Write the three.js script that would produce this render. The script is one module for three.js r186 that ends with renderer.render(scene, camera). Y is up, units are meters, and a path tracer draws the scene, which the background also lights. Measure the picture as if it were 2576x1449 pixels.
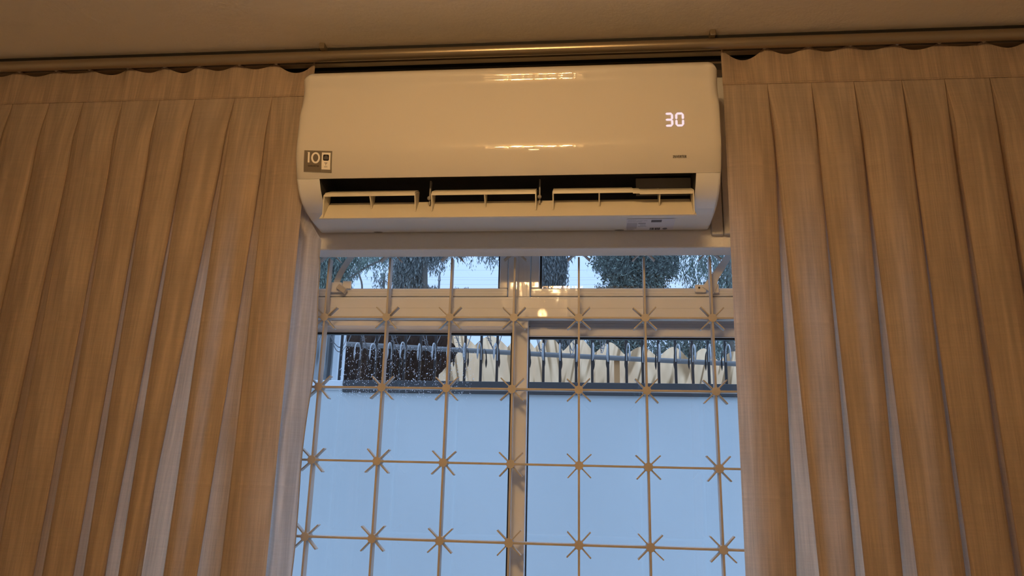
import * as THREE from 'three';
import { RoundedBoxGeometry } from 'three/addons/geometries/RoundedBoxGeometry.js';
import { mergeGeometries, mergeVertices, toCreasedNormals } from 'three/addons/utils/BufferGeometryUtils.js';
import { FontLoader } from 'three/addons/loaders/FontLoader.js';
import { TextGeometry } from 'three/addons/geometries/TextGeometry.js';
import { RectAreaLightUniformsLib } from 'three/addons/lights/RectAreaLightUniformsLib.js';

// ---------------------------------------------------------------- camera, sky, exposure
const scene = new THREE.Scene();
const camera = new THREE.PerspectiveCamera(43.175, 2576 / 1449, 0.05, 300);
camera.position.set(0.155, 1.704, 1.649);
camera.rotation.set(THREE.MathUtils.degToRad(14.192), THREE.MathUtils.degToRad(5.588), THREE.MathUtils.degToRad(1.307), 'YXZ');
scene.add(camera);
const renderer = new THREE.WebGLRenderer({ antialias: true });
renderer.toneMapping = THREE.LinearToneMapping;
renderer.toneMappingExposure = 1.0;
renderer.shadowMap.enabled = true;
RectAreaLightUniformsLib.init();
const LAMP_CANDELA = 2.2, LAMP_COLOUR = [1, 0.605, 0.25], BULBS = 8;
const SKY_ZENITH = 2.6;           // overcast sky: brighter overhead than at the horizon

let seed = 7;
const rnd = () => { seed = (seed * 1664525 + 1013904223) >>> 0; return seed / 4294967296; };
const rr = (a, b) => a + (b - a) * rnd();
const lerp = THREE.MathUtils.lerp, clamp = THREE.MathUtils.clamp, smooth = THREE.MathUtils.smoothstep;
const hash = (x, y) => { let h = (x * 374761393 + y * 668265263) | 0; h = Math.imul(h ^ (h >>> 13), 1274126177); return ((h ^ (h >>> 16)) >>> 0) / 4294967296; };
function vnoise(x, y, px, py) {     // value noise that repeats every px, py cells
  const xi = Math.floor(x), yi = Math.floor(y), fx = x - xi, fy = y - yi, m = (a, n) => ((a % n) + n) % n;
  const u = fx * fx * (3 - 2 * fx), w = fy * fy * (3 - 2 * fy);
  const g = (i, j) => hash(m(xi + i, px), m(yi + j, py));
  return lerp(lerp(g(0, 0), g(1, 0), u), lerp(g(0, 1), g(1, 1), u), w);
}
function skyTexture() {
  const W = 512, H = 256, d = new Float32Array(W * H * 4);
  for (let y = 0; y < H; y++) for (let x = 0; x < W; x++) {
    const el = (y + 0.5) / H * Math.PI - Math.PI / 2, s = Math.sin(el), i = (y * W + x) * 4;
    if (s > -0.02) {
      const k = lerp(1, SKY_ZENITH, clamp(s, 0, 1));
      const c = 0.5 * vnoise(x / 32, y / 10, 16, 64) + 0.3 * vnoise(x / 16, y / 5, 32, 64) + 0.2 * vnoise(x / 8, y / 3, 64, 96);
      const w = 0.94 + 0.14 * c;
      d[i] = (0.40 + 0.09 * c) * k * w; d[i + 1] = (0.62 + 0.05 * c) * k * w; d[i + 2] = 0.99 * k * w;
    } else { d[i] = 0.16; d[i + 1] = 0.17; d[i + 2] = 0.18; }
    d[i + 3] = 1;
  }
  const t = new THREE.DataTexture(d, W, H, THREE.RGBAFormat, THREE.FloatType);
  t.mapping = THREE.EquirectangularReflectionMapping; t.colorSpace = THREE.LinearSRGBColorSpace;
  t.magFilter = t.minFilter = THREE.LinearFilter; t.wrapS = THREE.RepeatWrapping; t.needsUpdate = true;
  return t;
}
scene.background = skyTexture();

// ---------------------------------------------------------------- helpers
const used = new Map();
function numbered(name) { const n = used.get(name) ?? 0; used.set(name, n + 1); return n ? `${name}_${String(n).padStart(3, '0')}` : name; }
function shadows(o) { o.castShadow = o.receiveShadow = true; return o; }
function mesh(name, geo, mat, parent = scene) {
  const m = shadows(new THREE.Mesh(geo, mat)); m.name = numbered(name); parent.add(m); return m;
}
function group(name, parent = scene, pos) { const g = new THREE.Group(); g.name = numbered(name); if (pos) g.position.set(...pos); parent.add(g); return g; }
function tag(o, label, category, grp) { o.userData = { label, category }; if (grp) o.userData.group = grp; return o; }
function struct(o) { o.userData.kind = 'structure'; return o; }
function box(x0, x1, y0, y1, z0, z1, r = 0) {
  const w = x1 - x0, h = y1 - y0, d = z1 - z0;
  const g = r ? new RoundedBoxGeometry(w, h, d, 2, Math.min(r, w / 2.1, h / 2.1, d / 2.1)) : new THREE.BoxGeometry(w, h, d);
  return g.translate((x0 + x1) / 2, (y0 + y1) / 2, (z0 + z1) / 2);
}
const merged = (list) => mergeGeometries(list.map((g) => { const n = g.index ? g.toNonIndexed() : g; for (const k of Object.keys(n.attributes)) if (!['position', 'normal', 'uv'].includes(k)) n.deleteAttribute(k); return n; }), false);
function sheet(nu, nv, f, uvScale) {   // surface through f(u, v) -> [x, y, z, (uvx, uvy)]
  const p = [], uv = [], idx = [];
  for (let j = 0; j <= nv; j++) for (let i = 0; i <= nu; i++) {
    const q = f(i / nu, j / nv, i, j); p.push(q[0], q[1], q[2]); uv.push(q[3] ?? i / nu, q[4] ?? j / nv);
    if (i < nu && j < nv) { const a = j * (nu + 1) + i, b = a + 1, c = a + nu + 1, e = c + 1; idx.push(a, b, e, a, e, c); }
  }
  const g = new THREE.BufferGeometry();
  g.setAttribute('position', new THREE.Float32BufferAttribute(p, 3)); g.setAttribute('uv', new THREE.Float32BufferAttribute(uv, 2));
  g.setIndex(idx); g.computeVertexNormals(); return g;
}
function tube(pts, r, seg = 24, rad = 8) { return new THREE.TubeGeometry(new THREE.CatmullRomCurve3(pts.map((p) => new THREE.Vector3(...p))), seg, r, rad); }
function prismX(pts, x0, x1) {        // polygon of [z, y] points, swept along x
  const s = new THREE.Shape(pts.map(([z, y]) => new THREE.Vector2(z, y)));
  const g = new THREE.ExtrudeGeometry(s, { depth: x1 - x0, bevelEnabled: false });
  const a = g.attributes.position;
  for (let i = 0; i < a.count; i++) { const z = a.getX(i), y = a.getY(i), d = a.getZ(i); a.setXYZ(i, x1 - d, y, z); }
  g.computeVertexNormals(); return g;
}
function tex(W, H, f, srgb, repeat) {
  const d = new Uint8Array(W * H * 4);
  for (let y = 0; y < H; y++) for (let x = 0; x < W; x++) { const c = f(x, y), i = (y * W + x) * 4; const a = Array.isArray(c) ? c : [c, c, c]; for (let k = 0; k < 3; k++) d[i + k] = clamp(a[k], 0, 1) * 255; d[i + 3] = 255; }
  const t = new THREE.DataTexture(d, W, H); t.magFilter = THREE.LinearFilter; t.minFilter = THREE.LinearFilter; t.wrapS = t.wrapT = THREE.RepeatWrapping;
  if (srgb) t.colorSpace = THREE.SRGBColorSpace; if (repeat) t.repeat.set(...repeat); t.needsUpdate = true; return t;
}
const std = (o) => new THREE.MeshStandardMaterial(o), phys = (o) => new THREE.MeshPhysicalMaterial(o);
const col = (r, g, b) => new THREE.Color().setRGB(r, g, b);

// ---------------------------------------------------------------- materials
const plasterBump = tex(256, 256, (x, y) => 0.5 * vnoise(x / 8, y / 8, 32, 32) + 0.3 * vnoise(x / 3, y / 3, 85, 85) + 0.2 * hash(x, y), false, [3, 3]);
const weave = tex(512, 512, (x, y) => {
  const slub = vnoise(x / 3, y / 80, 171, 6), slub2 = vnoise(x / 11, y / 150, 47, 3), cross = vnoise(x / 60, y / 2.5, 9, 205);
  const v = 0.86 + 0.07 * (slub - 0.5) + 0.09 * (slub2 - 0.5) + 0.025 * (cross - 0.5) + 0.03 * (hash(x, y) - 0.5);
  return [v, v * 0.985, v * 0.965];
}, true, [3, 3]);
const weaveBump = tex(512, 512, (x, y) => 0.6 * vnoise(x / 3, y / 80, 171, 6) + 0.2 * vnoise(x / 60, y / 2.5, 9, 205) + 0.2 * hash(x, y), false, [3, 3]);
const stucco = tex(512, 512, (x, y) => { const v = 0.9 + 0.08 * (vnoise(x / 64, y / 128, 8, 4) - 0.5) + 0.05 * (vnoise(x / 10, y / 70, 51, 7) - 0.5); return v; }, true, [0.5, 0.5]);
const M = {
  wall: std({ color: col(0.84, 0.83, 0.82), roughness: 0.9, bumpMap: plasterBump, bumpScale: 0.0012 }),
  ceiling: std({ color: col(0.83, 0.74, 0.60), roughness: 0.92, bumpMap: plasterBump, bumpScale: 0.0006 }),
  floor: std({ color: col(0.72, 0.73, 0.74), roughness: 0.5, map: tex(256, 256, (x, y) => 0.95 + 0.06 * (vnoise(x / 40, y / 40, 6, 6) - 0.5), true) }),
  exterior: std({ color: col(0.84, 0.84, 0.83), roughness: 0.95 }),
  frame: phys({ color: col(0.77, 0.79, 0.83), roughness: 0.5, specularIntensity: 0.3, clearcoat: 0.6, clearcoatRoughness: 0.03 }),
  bars: std({ color: col(0.52, 0.48, 0.43), roughness: 0.5 }),
  gasket: std({ color: col(0.008, 0.009, 0.011), roughness: 0.55 }),
  glass: phys({ color: 0xffffff, transmission: 1, thickness: 0, roughness: 0, ior: 1.7 }),
  panel: phys({ color: col(0.62, 0.585, 0.53), roughness: 0.5, specularIntensity: 0.35, clearcoat: 0.85, clearcoatRoughness: 0.006 }),
  casing: phys({ color: col(0.8, 0.78, 0.74), roughness: 0.3, clearcoat: 0.3, clearcoatRoughness: 0.15 }),
  flap: std({ color: col(0.68, 0.63, 0.52), roughness: 0.4 }),
  duct: std({ color: col(0.045, 0.04, 0.038), roughness: 0.7, side: THREE.DoubleSide }),
  ductPlate: std({ color: col(0.3, 0.28, 0.26), roughness: 0.6 }),
  linen: phys({ color: col(0.96, 0.81, 0.66), map: weave, bumpMap: weaveBump, bumpScale: 0.0005, roughness: 1, specularIntensity: 0.1, transmission: 0.56, thickness: 0, side: THREE.DoubleSide }),
  sheer: phys({ color: col(0.9, 0.87, 0.85), map: weave, roughness: 1, specularIntensity: 0.1, transmission: 0.55, thickness: 0, side: THREE.DoubleSide }),
  rail: std({ color: col(0.36, 0.29, 0.2), roughness: 0.3, metalness: 0.75 }),
  track: std({ color: col(0.03, 0.027, 0.024), roughness: 0.4, metalness: 0.3 }),
  hook: std({ color: col(0.55, 0.48, 0.4), roughness: 0.5 }),
  neighbour: std({ color: col(0.56, 0.62, 0.64), roughness: 0.95, map: stucco }),
  coping: std({ color: col(0.58, 0.63, 0.66), roughness: 0.9 }),
  slate: std({ color: col(0.03, 0.036, 0.042), roughness: 0.55, metalness: 0.3 }),
  iron: std({ color: col(0.02, 0.02, 0.022), roughness: 0.38, metalness: 0.5 }),
  hookMetal: std({ color: col(0.36, 0.37, 0.38), roughness: 0.32, metalness: 0.8 }),
  wire: std({ color: col(0.2, 0.2, 0.21), roughness: 0.35, metalness: 0.8 }),
  tube: std({ color: col(0.15, 0.148, 0.145), roughness: 0.7, metalness: 0.1 }),
  paving: std({ color: col(0.82, 0.82, 0.81), roughness: 0.95 }),
  bark: std({ color: col(0.16, 0.14, 0.12), roughness: 0.95 }),
  white: std({ color: col(0.8, 0.78, 0.75), roughness: 0.35 }),
  dark: std({ color: col(0.05, 0.045, 0.04), roughness: 0.6 }),
};

function metric(g) { const p = g.attributes.position, u = g.attributes.uv; for (let i = 0; i < p.count; i++) u.setXY(i, p.getX(i) + 0.3 * p.getZ(i), p.getY(i) + p.getZ(i)); return g; }
// ---------------------------------------------------------------- room shell
const CEIL = 2.64, WALL = 0.075;
{
  const w = struct(group('wall_window'));
  const J = 0.85;                                      // half width of the opening
  mesh('lintel', metric(box(-2.45, 2.45, 2.196, CEIL, 0.012, WALL, 0.004)), M.wall, w);
  mesh('lintel_outer', box(-2.45, 2.45, 2.302, 3.1, -0.15, 0.012), M.exterior, w);
  for (const s of [-1, 1]) mesh('wall_pier', box(s < 0 ? -2.45 : J, s < 0 ? -J : 2.45, 0, 2.196, 0.012, WALL), M.wall, w);
  for (const s of [-1, 1]) mesh('wall_pier_outer', box(s < 0 ? -2.45 : J, s < 0 ? -J : 2.45, 0, 2.302, -0.15, 0.012), M.exterior, w);
  mesh('window_sill', box(-J, J, 0, 0.06, -0.15, WALL), M.wall, w);
  struct(mesh('ceiling', metric(box(-2.45, 2.45, CEIL, 2.8, 0.012, 4.7)), M.ceiling));
  struct(mesh('floor', box(-2.45, 2.45, -0.15, 0, 0.012, 4.7), M.floor));
  struct(mesh('wall_left', box(-2.45, -2.3, 0, CEIL, WALL, 4.7), M.wall));
  struct(mesh('wall_right', box(2.3, 2.45, 0, CEIL, WALL, 4.7), M.wall));
  struct(mesh('wall_back', box(-2.3, 2.3, 0, CEIL, 4.55, 4.7), M.wall));
}

// ---------------------------------------------------------------- window
{
  const w = struct(group('window_1'));
  const J = 0.85, R = 0.0025;
  // fixed frame
  mesh('jamb', box(-J, -0.8, 0.06, 2.302, -0.12, -0.03, R), M.frame, w);
  mesh('jamb', box(0.8, J, 0.06, 2.302, -0.12, -0.03, R), M.frame, w);
  mesh('head', box(-0.8, 0.8, 2.27, 2.302, -0.12, -0.03, R), M.frame, w);
  mesh('sill_rail', box(-0.8, 0.8, 0.06, 0.1, -0.125, -0.03, R), M.frame, w);
  // the wide transom bar: face, a proud lip at its top, and the channel behind it for the sliding leaves
  mesh('transom_bar', merged([box(-0.8, 0.8, 2.0575, 2.1085, -0.062, -0.042, R), box(-0.8, 0.8, 2.096, 2.1125, -0.12, -0.046, 0.0015), box(-0.8, 0.8, 2.0575, 2.1, -0.122, -0.1, 0.0015), box(0.0, 0.8, 2.0487, 2.0575, -0.122, -0.098), box(-0.8, 0.8, 2.084, 2.0855, -0.05, -0.0413)]), M.frame, w);
  mesh('mullion', merged([box(-0.0205, 0.033, 2.1125, 2.27, -0.1, -0.047, R), box(-0.002, 0.0035, 2.1125, 2.27, -0.06, -0.0445, 0.0012), box(0.0145, 0.016, 2.1125, 2.27, -0.06, -0.046, 0.0006), box(0.024, 0.0255, 2.1125, 2.27, -0.06, -0.046, 0.0006)]), M.frame, w);
  // the two awning sashes above
  for (const s of [0, 1]) {
    const a = group('awning_sash', w), [x0, x1] = s ? [0.0345, 0.8] : [-0.8, -0.022];
    const inner = s ? 0.0555 : -0.0418;
    mesh('bottom_rail', merged([box(x0, x1, 2.1145, 2.1345, -0.085, -0.0475, R), box(x0, x1, 2.1205, 2.122, -0.06, -0.0468), box(x0, x1, 2.1275, 2.1286, -0.06, -0.0468)]), M.frame, a);
    mesh('stile', s ? box(x0, inner, 2.1345, 2.27, -0.085, -0.0475, R) : box(inner, x1, 2.1345, 2.27, -0.085, -0.0475, R), M.frame, a);
    mesh('stile', s ? box(0.78, x1, 2.1345, 2.27, -0.085, -0.0475, R) : box(x0, -0.78, 2.1345, 2.27, -0.085, -0.0475, R), M.frame, a);
    const gx0 = s ? inner : -0.78, gx1 = s ? 0.78 : inner;
    mesh('glass_pane', new THREE.PlaneGeometry(gx1 - gx0, 0.135).translate((gx0 + gx1) / 2, 2.2025, -0.068), M.glass, a);
    mesh('gasket', merged([box(gx0, gx1, 2.1345, 2.1368, -0.074, -0.0575), s ? box(gx0, gx0 + 0.0052, 2.1345, 2.27, -0.074, -0.0555) : box(gx1 - 0.004, gx1, 2.1345, 2.27, -0.074, -0.0555)]), M.gasket, a);
  }
  // left leaf, in the front track
  {
    const a = group('sliding_sash', w);
    const head = prismX([[-0.088, 2.066], [-0.0575, 2.066], [-0.0545, 2.063], [-0.0545, 2.0425], [-0.0575, 2.0395], [-0.064, 2.0305], [-0.064, 2.0275], [-0.088, 2.0275]], -0.8, 0.029);
    mesh('top_rail', head, M.frame, a);
    mesh('bottom_rail', box(-0.8, 0.029, 0.1, 0.18, -0.088, -0.0545, R), M.frame, a);
    mesh('stile', merged([box(-0.0058, 0.0288, 0.18, 2.055, -0.088, -0.0535, R), box(0.0, 0.0015, 0.18, 2.04, -0.06, -0.0525)]), M.frame, a);
    mesh('stile', box(-0.8, -0.76, 0.18, 2.03, -0.088, -0.0545, R), M.frame, a);
    mesh('glass_pane', new THREE.PlaneGeometry(0.7542, 1.8475).translate(-0.3829, 1.10375, -0.076), M.glass, a);
    mesh('gasket', merged([box(-0.76, -0.0058, 2.0232, 2.0275, -0.08, -0.066), box(-0.0118, -0.0058, 0.18, 2.0275, -0.08, -0.0575)]), M.gasket, a);
    // dried specks on the outside of this pane
    const g = new THREE.PlaneGeometry(1, 1), n = 1100, im = shadows(new THREE.InstancedMesh(g, phys({ color: col(0.8, 0.85, 0.95), roughness: 1, transmission: 0.75, thickness: 0, side: THREE.DoubleSide }), n)), o = new THREE.Object3D();
    im.name = 'dust_specks'; im.userData.kind = 'stuff';
    for (let i = 0; i < n; i++) {
      const v = Math.pow(rnd(), 0.75), x = lerp(-0.432, -0.1, Math.pow(rnd(), 1.15));
      o.position.set(x, lerp(2.0, 1.872, v), -0.0772); o.rotation.set(0, 0, rr(-0.5, 0.2));
      const l = rr(0.0008, 0.0026); o.scale.set(l * rr(0.35, 0.6), l, 1); o.updateMatrix(); im.setMatrixAt(i, o.matrix);
    }
    a.add(im);
  }
  // right leaf, in the rear track
  {
    const a = group('sliding_sash', w);
    mesh('top_rail', merged([box(0.0, 0.8, 2.0255, 2.0486, -0.118, -0.091, R), box(0.0, 0.8, 2.024, 2.0262, -0.112, -0.0895, 0.0008)]), M.frame, a);
    mesh('bottom_rail', box(0.0, 0.8, 0.1, 0.18, -0.118, -0.091, R), M.frame, a);
    mesh('stile', box(-0.002, 0.0268, 0.18, 2.03, -0.118, -0.091, R), M.frame, a);
    mesh('stile', box(0.76, 0.8, 0.18, 2.03, -0.118, -0.091, R), M.frame, a);
    mesh('glass_pane', new THREE.PlaneGeometry(0.7332, 1.845).translate(0.3934, 1.1025, -0.106), M.glass, a);
    mesh('gasket', merged([box(0.0268, 0.76, 2.02, 2.0242, -0.11, -0.096), box(0.0268, 0.0305, 0.18, 2.05, -0.11, -0.094)]), M.gasket, a);
  }
}
// stays that hold the awning sashes
{
  const stay = (name, label, build) => { const g = group(name); tag(g, label, 'window stay'); build(g); return g; };
  stay('window_stay', 'white folding stay arm on the left awning sash, its hinge box turned askew', (g) => {
    mesh('bracket', merged([box(-0.457, -0.43, 2.122, 2.147, -0.0465, -0.034, 0.002), box(-0.43, -0.408, 2.132, 2.152, -0.0465, -0.04, 0.002)]), M.white, g);
    const c = new RoundedBoxGeometry(0.024, 0.014, 0.014, 2, 0.002); c.rotateZ(-0.6); c.translate(-0.427, 2.129, -0.031); mesh('hinge_box', c, M.bars, g);
    const pts = [[-0.446, 2.136], [-0.44, 2.16], [-0.428, 2.186], [-0.408, 2.218], [-0.385, 2.245]], cv = new THREE.CatmullRomCurve3(pts.map(([x, y]) => new THREE.Vector3(x, y, 0)));
    const arm = sheet(20, 3, (u, v, i, j) => { const p = cv.getPoint(u), t = cv.getTangent(u), n = [-t.y, t.x], wd = 0.0075 * (1 - 0.1 * u), e = [-1, 1, 1, -1][j], f = [1, 1, -1, -1][j]; return [p.x + n[0] * wd * e, p.y + n[1] * wd * e, -0.037 + 0.0015 * f]; });
    mesh('arm', toCreasedNormals(arm, 0.5), new THREE.MeshStandardMaterial({ color: col(0.72, 0.7, 0.67), roughness: 0.4, side: THREE.DoubleSide }), g);
  });
  stay('window_stay', 'white folding stay arm on the right awning sash beside the right curtain', (g) => {
    mesh('bracket', merged([box(0.421, 0.447, 2.122, 2.1405, -0.0465, -0.037, 0.002), box(0.458, 0.476, 2.12, 2.142, -0.0465, -0.036, 0.002)]), M.white, g);
    mesh('screw', new THREE.CylinderGeometry(0.0023, 0.0023, 0.002, 12).rotateX(Math.PI / 2).translate(0.4305, 2.1325, -0.0365), M.dark, g);
    const s = new THREE.Shape([[0.438, 2.134], [0.462, 2.118], [0.47, 2.132], [0.4735, 2.15], [0.508, 2.207], [0.528, 2.24], [0.514, 2.246], [0.492, 2.208], [0.456, 2.158]].map((p) => new THREE.Vector2(...p)));
    mesh('arm', new THREE.ExtrudeGeometry(s, { depth: 0.002, bevelEnabled: true, bevelSize: 0.0006, bevelThickness: 0.0006, bevelSegments: 1 }).translate(0, 0, -0.036), M.white, g);
  });
}

// ---------------------------------------------------------------- star grille in the window reveal
{
  const g = group('window_grille'); tag(g, 'cream painted window grille of flat bars with a small star at every crossing', 'window grille');
  const CX = 0.15, CY = 0.1645, Y0 = 2.05;
  const barGeo = new RoundedBoxGeometry(0.0047, 2.11, 0.022, 1, 0.0008), flatGeo = new RoundedBoxGeometry(1.69, 0.0047, 0.022, 1, 0.0008);
  for (let c = -5; c <= 5; c++) { const m = mesh('vertical_bar', barGeo, M.bars, g); m.position.set(c * CX, 1.14, 0); }
  for (let r = 0; r <= 11; r++) { const m = mesh('horizontal_bar', flatGeo, M.bars, g); m.position.set(0, Y0 - r * CY, 0); }
  const hubGeo = new THREE.CylinderGeometry(0.0095, 0.0095, 0.025, 20).rotateX(Math.PI / 2);
  const armGeo = box(0.0075, 0.0365, -0.0014, 0.0014, -0.0085, 0.0085, 0.0006);
  for (let r = -1; r <= 6; r++) for (let c = -5; c <= 5; c++) {
    if (r === -1 && Math.abs(c) > 4) continue;
    const s = group('star', g); s.position.set(c * CX + (rnd() - 0.5) * 0.001, Y0 - r * CY, 0);
    mesh('hub', hubGeo, M.bars, s);
    for (let k = 0; k < 4; k++) { const a = mesh('arm', armGeo, M.bars, s); a.rotation.z = Math.PI / 4 + k * Math.PI / 2 + (hash(r * 31 + k, c + 9) - 0.5) * 0.09; }
  }
}

// ---------------------------------------------------------------- air conditioner
const panelPts = [[0.215, 2.5518], [0.235, 2.5515], [0.248, 2.5495], [0.258, 2.5452], [0.2655, 2.5385], [0.2695, 2.533], [0.2708, 2.5285], [0.2701, 2.5235], [0.2684, 2.5172], [0.2667, 2.511], [0.2655, 2.505], [0.265, 2.497], [0.265, 2.46], [0.2655, 2.42], [0.266, 2.39], [0.2661, 2.374], [0.2655, 2.362], [0.264, 2.352], [0.2618, 2.3425], [0.259, 2.333], [0.2552, 2.3215], [0.2508, 2.3105], [0.2462, 2.3012]];
const casePts = [[0.24605, 2.30095], [0.2335, 2.2815], [0.2215, 2.2695], [0.205, 2.2585], [0.18, 2.2488], [0.155, 2.2435], [0.13, 2.24], [0.1, 2.2372], [0.08, 2.2362]];
const crv = (pts) => new THREE.CatmullRomCurve3(pts.map(([z, y]) => new THREE.Vector3(z, y, 0)), false, 'centripetal');
const panelCurve = crv(panelPts);
const AX0 = -0.452, AX1 = 0.4385;
function panelAt(y) { let a = 0.2, b = 1; for (let i = 0; i < 40; i++) { const m = (a + b) / 2; if (panelCurve.getPoint(m).y > y) a = m; else b = m; } const p = panelCurve.getPoint(a), t = panelCurve.getTangent(a); return { z: p.x, nz: -t.y, ny: t.x }; }
{
  const ac = group('air_conditioner');
  tag(ac, 'white wall-mounted split air conditioner with its louver open, above the window', 'air conditioner');
  const prof = (curve, n, inset) => { const o = []; for (let i = 0; i <= n; i++) { const p = curve.getPoint(i / n), t = curve.getTangent(i / n); const e = new THREE.Vector2(-t.y, t.x).normalize(); const k = inset * (p.y > 2.49 ? 1 : lerp(0.35, 1, smooth(p.y, 2.44, 2.49))); o.push([p.x - e.x * k, p.y - e.y * k, e]); } return o; };
  const ends = (x0, x1, r, n = 7) => { const s = []; for (let i = 0; i <= n; i++) { const a = i / n * Math.PI / 2; s.push([x0 + r * (1 - Math.cos(Math.PI / 2 - a) ) * 0 + r * (1 - Math.sin(a)), 0, r * (1 - Math.cos(Math.PI / 2 - a)), a]); } return s; };
  function loft(curve, n, xs) {                    // xs: [x, inset]
    const rows = xs.map(([x, ins]) => prof(curve, n, ins).map(([z, y]) => [x, y, z]));
    return sheet(n, rows.length - 1, (u, v, i, j) => rows[j][i]);
  }
  const RC = 0.02, stations = [];
  for (let i = 0; i <= 7; i++) { const a = i / 7 * Math.PI / 2; stations.push([AX0 + RC * (1 - Math.sin(a)) , RC * (1 - Math.cos(Math.PI / 2 - a) ) ]); }
  // left end: inset RC at x = AX0, none at AX0 + RC
  const st = []; for (let i = 0; i <= 8; i++) { const a = i / 8 * Math.PI / 2; st.push([AX0 + RC * (1 - Math.cos(a)), RC * (1 - Math.sin(a))]); }
  const en = st.map(([x, k]) => [AX1 - (x - AX0), k]).reverse();
  const xs = [...st, ...Array.from({ length: 11 }, (_, i) => [lerp(AX0 + RC, AX1 - RC, (i + 1) / 12), 0]), ...en];
  const fp = mesh('front_panel', loft(panelCurve, 120, xs), M.panel, ac); fp.material.side = THREE.DoubleSide;
  // casing: top, ends, cheeks beside the outlet, underside
  const caseCurve = crv(casePts), OX0 = -0.4, OX1 = 0.388, rs = 0.007;
  const small = (x0, x1, open) => { const o = []; if (open !== 'l') for (let i = 0; i <= 4; i++) { const a = i / 4 * Math.PI / 2; o.push([x0 + rs * (1 - Math.cos(a)), rs * (1 - Math.sin(a)) / 0.35]); } else o.push([x0, 0]); if (open !== 'r') for (let i = 4; i >= 0; i--) { const a = i / 4 * Math.PI / 2; o.push([x1 - rs * (1 - Math.cos(a)), rs * (1 - Math.sin(a)) / 0.35]); } else o.push([x1, 0]); return o; };
  const frontCurve = crv(casePts.slice(0, 5)), underCurve = crv(casePts.slice(4));
  const pieces = [loft(frontCurve, 16, small(AX0, OX0, 'r')), loft(frontCurve, 16, small(OX1, AX1, 'l')), loft(underCurve, 12, small(AX0, AX1))];
  // the top and the two end caps
  pieces.push(sheet(1, 1, (u, v) => [lerp(AX0 + 0.01, AX1 - 0.01, v), 2.5518, lerp(WALL, 0.216, u)]));
  for (const s of [0, 1]) {
    const ring = [[WALL, 2.5518], ...prof(panelCurve, 40, RC).map(([z, y]) => [z, y]), ...prof(caseCurve, 20, rs / 0.35).map(([z, y]) => [z, y]), [WALL, 2.2362]];
    const q = new THREE.ShapeGeometry(new THREE.Shape(ring.map(([z, y]) => new THREE.Vector2(z, y)))), a = q.attributes.position;
    for (let i = 0; i < a.count; i++) a.setXYZ(i, s ? AX1 : AX0, a.getY(i), a.getX(i));
    q.computeVertexNormals(); pieces.push(q);
  }
  mesh('casing', merged(pieces), Object.assign(M.casing, { side: THREE.DoubleSide }), ac);
  // outlet duct
  const duct = [[0.2458, 2.3004], [0.239, 2.3035], [0.238, 2.309], [0.205, 2.319], [0.16, 2.328], [0.122, 2.315], [0.112, 2.288], [0.125, 2.262], [0.16, 2.251], [0.18, 2.2488]];
  mesh('outlet_lip', sheet(2, 1, (u, v, i, j) => { const p = duct[i]; return [lerp(OX0, OX1, v), p[1], p[0]]; }), Object.assign(M.flap.clone(), { side: THREE.DoubleSide }), ac);
  const ductGeo = [sheet(7, 1, (u, v, i) => { const p = duct[i + 2]; return [lerp(OX0, OX1, v), p[1], p[0]]; })];
  for (const x of [OX0, OX1]) { const ring = [...duct, ...casePts.slice(1, 4).reverse()]; const q = new THREE.ShapeGeometry(new THREE.Shape(ring.map(([z, y]) => new THREE.Vector2(z, y)))), a = q.attributes.position; for (let i = 0; i < a.count; i++) a.setXYZ(i, x, a.getY(i), a.getX(i)); q.computeVertexNormals(); ductGeo.push(q); }
  mesh('outlet_duct', merged(ductGeo), M.duct, ac);
  mesh('duct_plate', box(0.272, 0.387, 2.28, 2.3185, 0.176, 0.18), M.ductPlate, ac);
  // open louver: plate, ribs, three upper blades
  const lv = group('louver', ac);
  mesh('louver_plate', (() => { const A = [[0.2225, 2.2205], [0.207, 2.243], [0.19, 2.267], [0.187, 2.265], [0.204, 2.241], [0.2195, 2.219], [0.2225, 2.2205]]; return toCreasedNormals(sheet(6, 1, (u, v, i) => { const k = (A[i][1] - 2.22) / 0.047; return [lerp(-0.4025 + 0.011 * k, 0.3895 - 0.008 * k, v), A[i][1], A[i][0]]; }), 0.6); })(), Object.assign(M.flap, { side: THREE.DoubleSide }), lv);
  const blade = (x0, x1, dy = 0) => prismX([[0.2255, 2.2685 + dy], [0.2265, 2.2735 + dy], [0.2235, 2.278 + dy], [0.19, 2.295 + dy], [0.188, 2.29 + dy], [0.221, 2.272 + dy]], x0, x1);
  mesh('louver_blade', blade(-0.393, -0.196), M.flap, lv); mesh('louver_blade', blade(-0.16, 0.061), M.flap, lv);
  mesh('louver_blade', merged([blade(0.097, 0.262), blade(0.276, 0.383, -0.004), prismX([[0.2255, 2.2665], [0.2265, 2.2715], [0.2235, 2.276], [0.19, 2.293], [0.188, 2.288], [0.221, 2.27]], 0.262, 0.276)]), M.flap, lv);
  for (const x of [-0.294, -0.047, 0.193, 0.317]) mesh('louver_rib', prismX([[0.226, 2.271], [0.206, 2.247], [0.19, 2.267], [0.189, 2.292], [0.222, 2.275]], x - 0.0012, x + 0.0012), M.flap, lv);
  for (const x of [-0.196, -0.16, 0.061, 0.097]) mesh('louver_rib', prismX([[0.226, 2.271], [0.213, 2.238], [0.19, 2.267], [0.189, 2.292], [0.222, 2.275]], x - 0.0012, x + 0.0012), M.flap, lv);
  for (const x of [-0.3945, 0.3845]) mesh('louver_rib', prismX([[0.226, 2.271], [0.2235, 2.222], [0.19, 2.267], [0.189, 2.292], [0.222, 2.275]], x - 0.0012, x + 0.0012), M.flap, lv);
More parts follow.
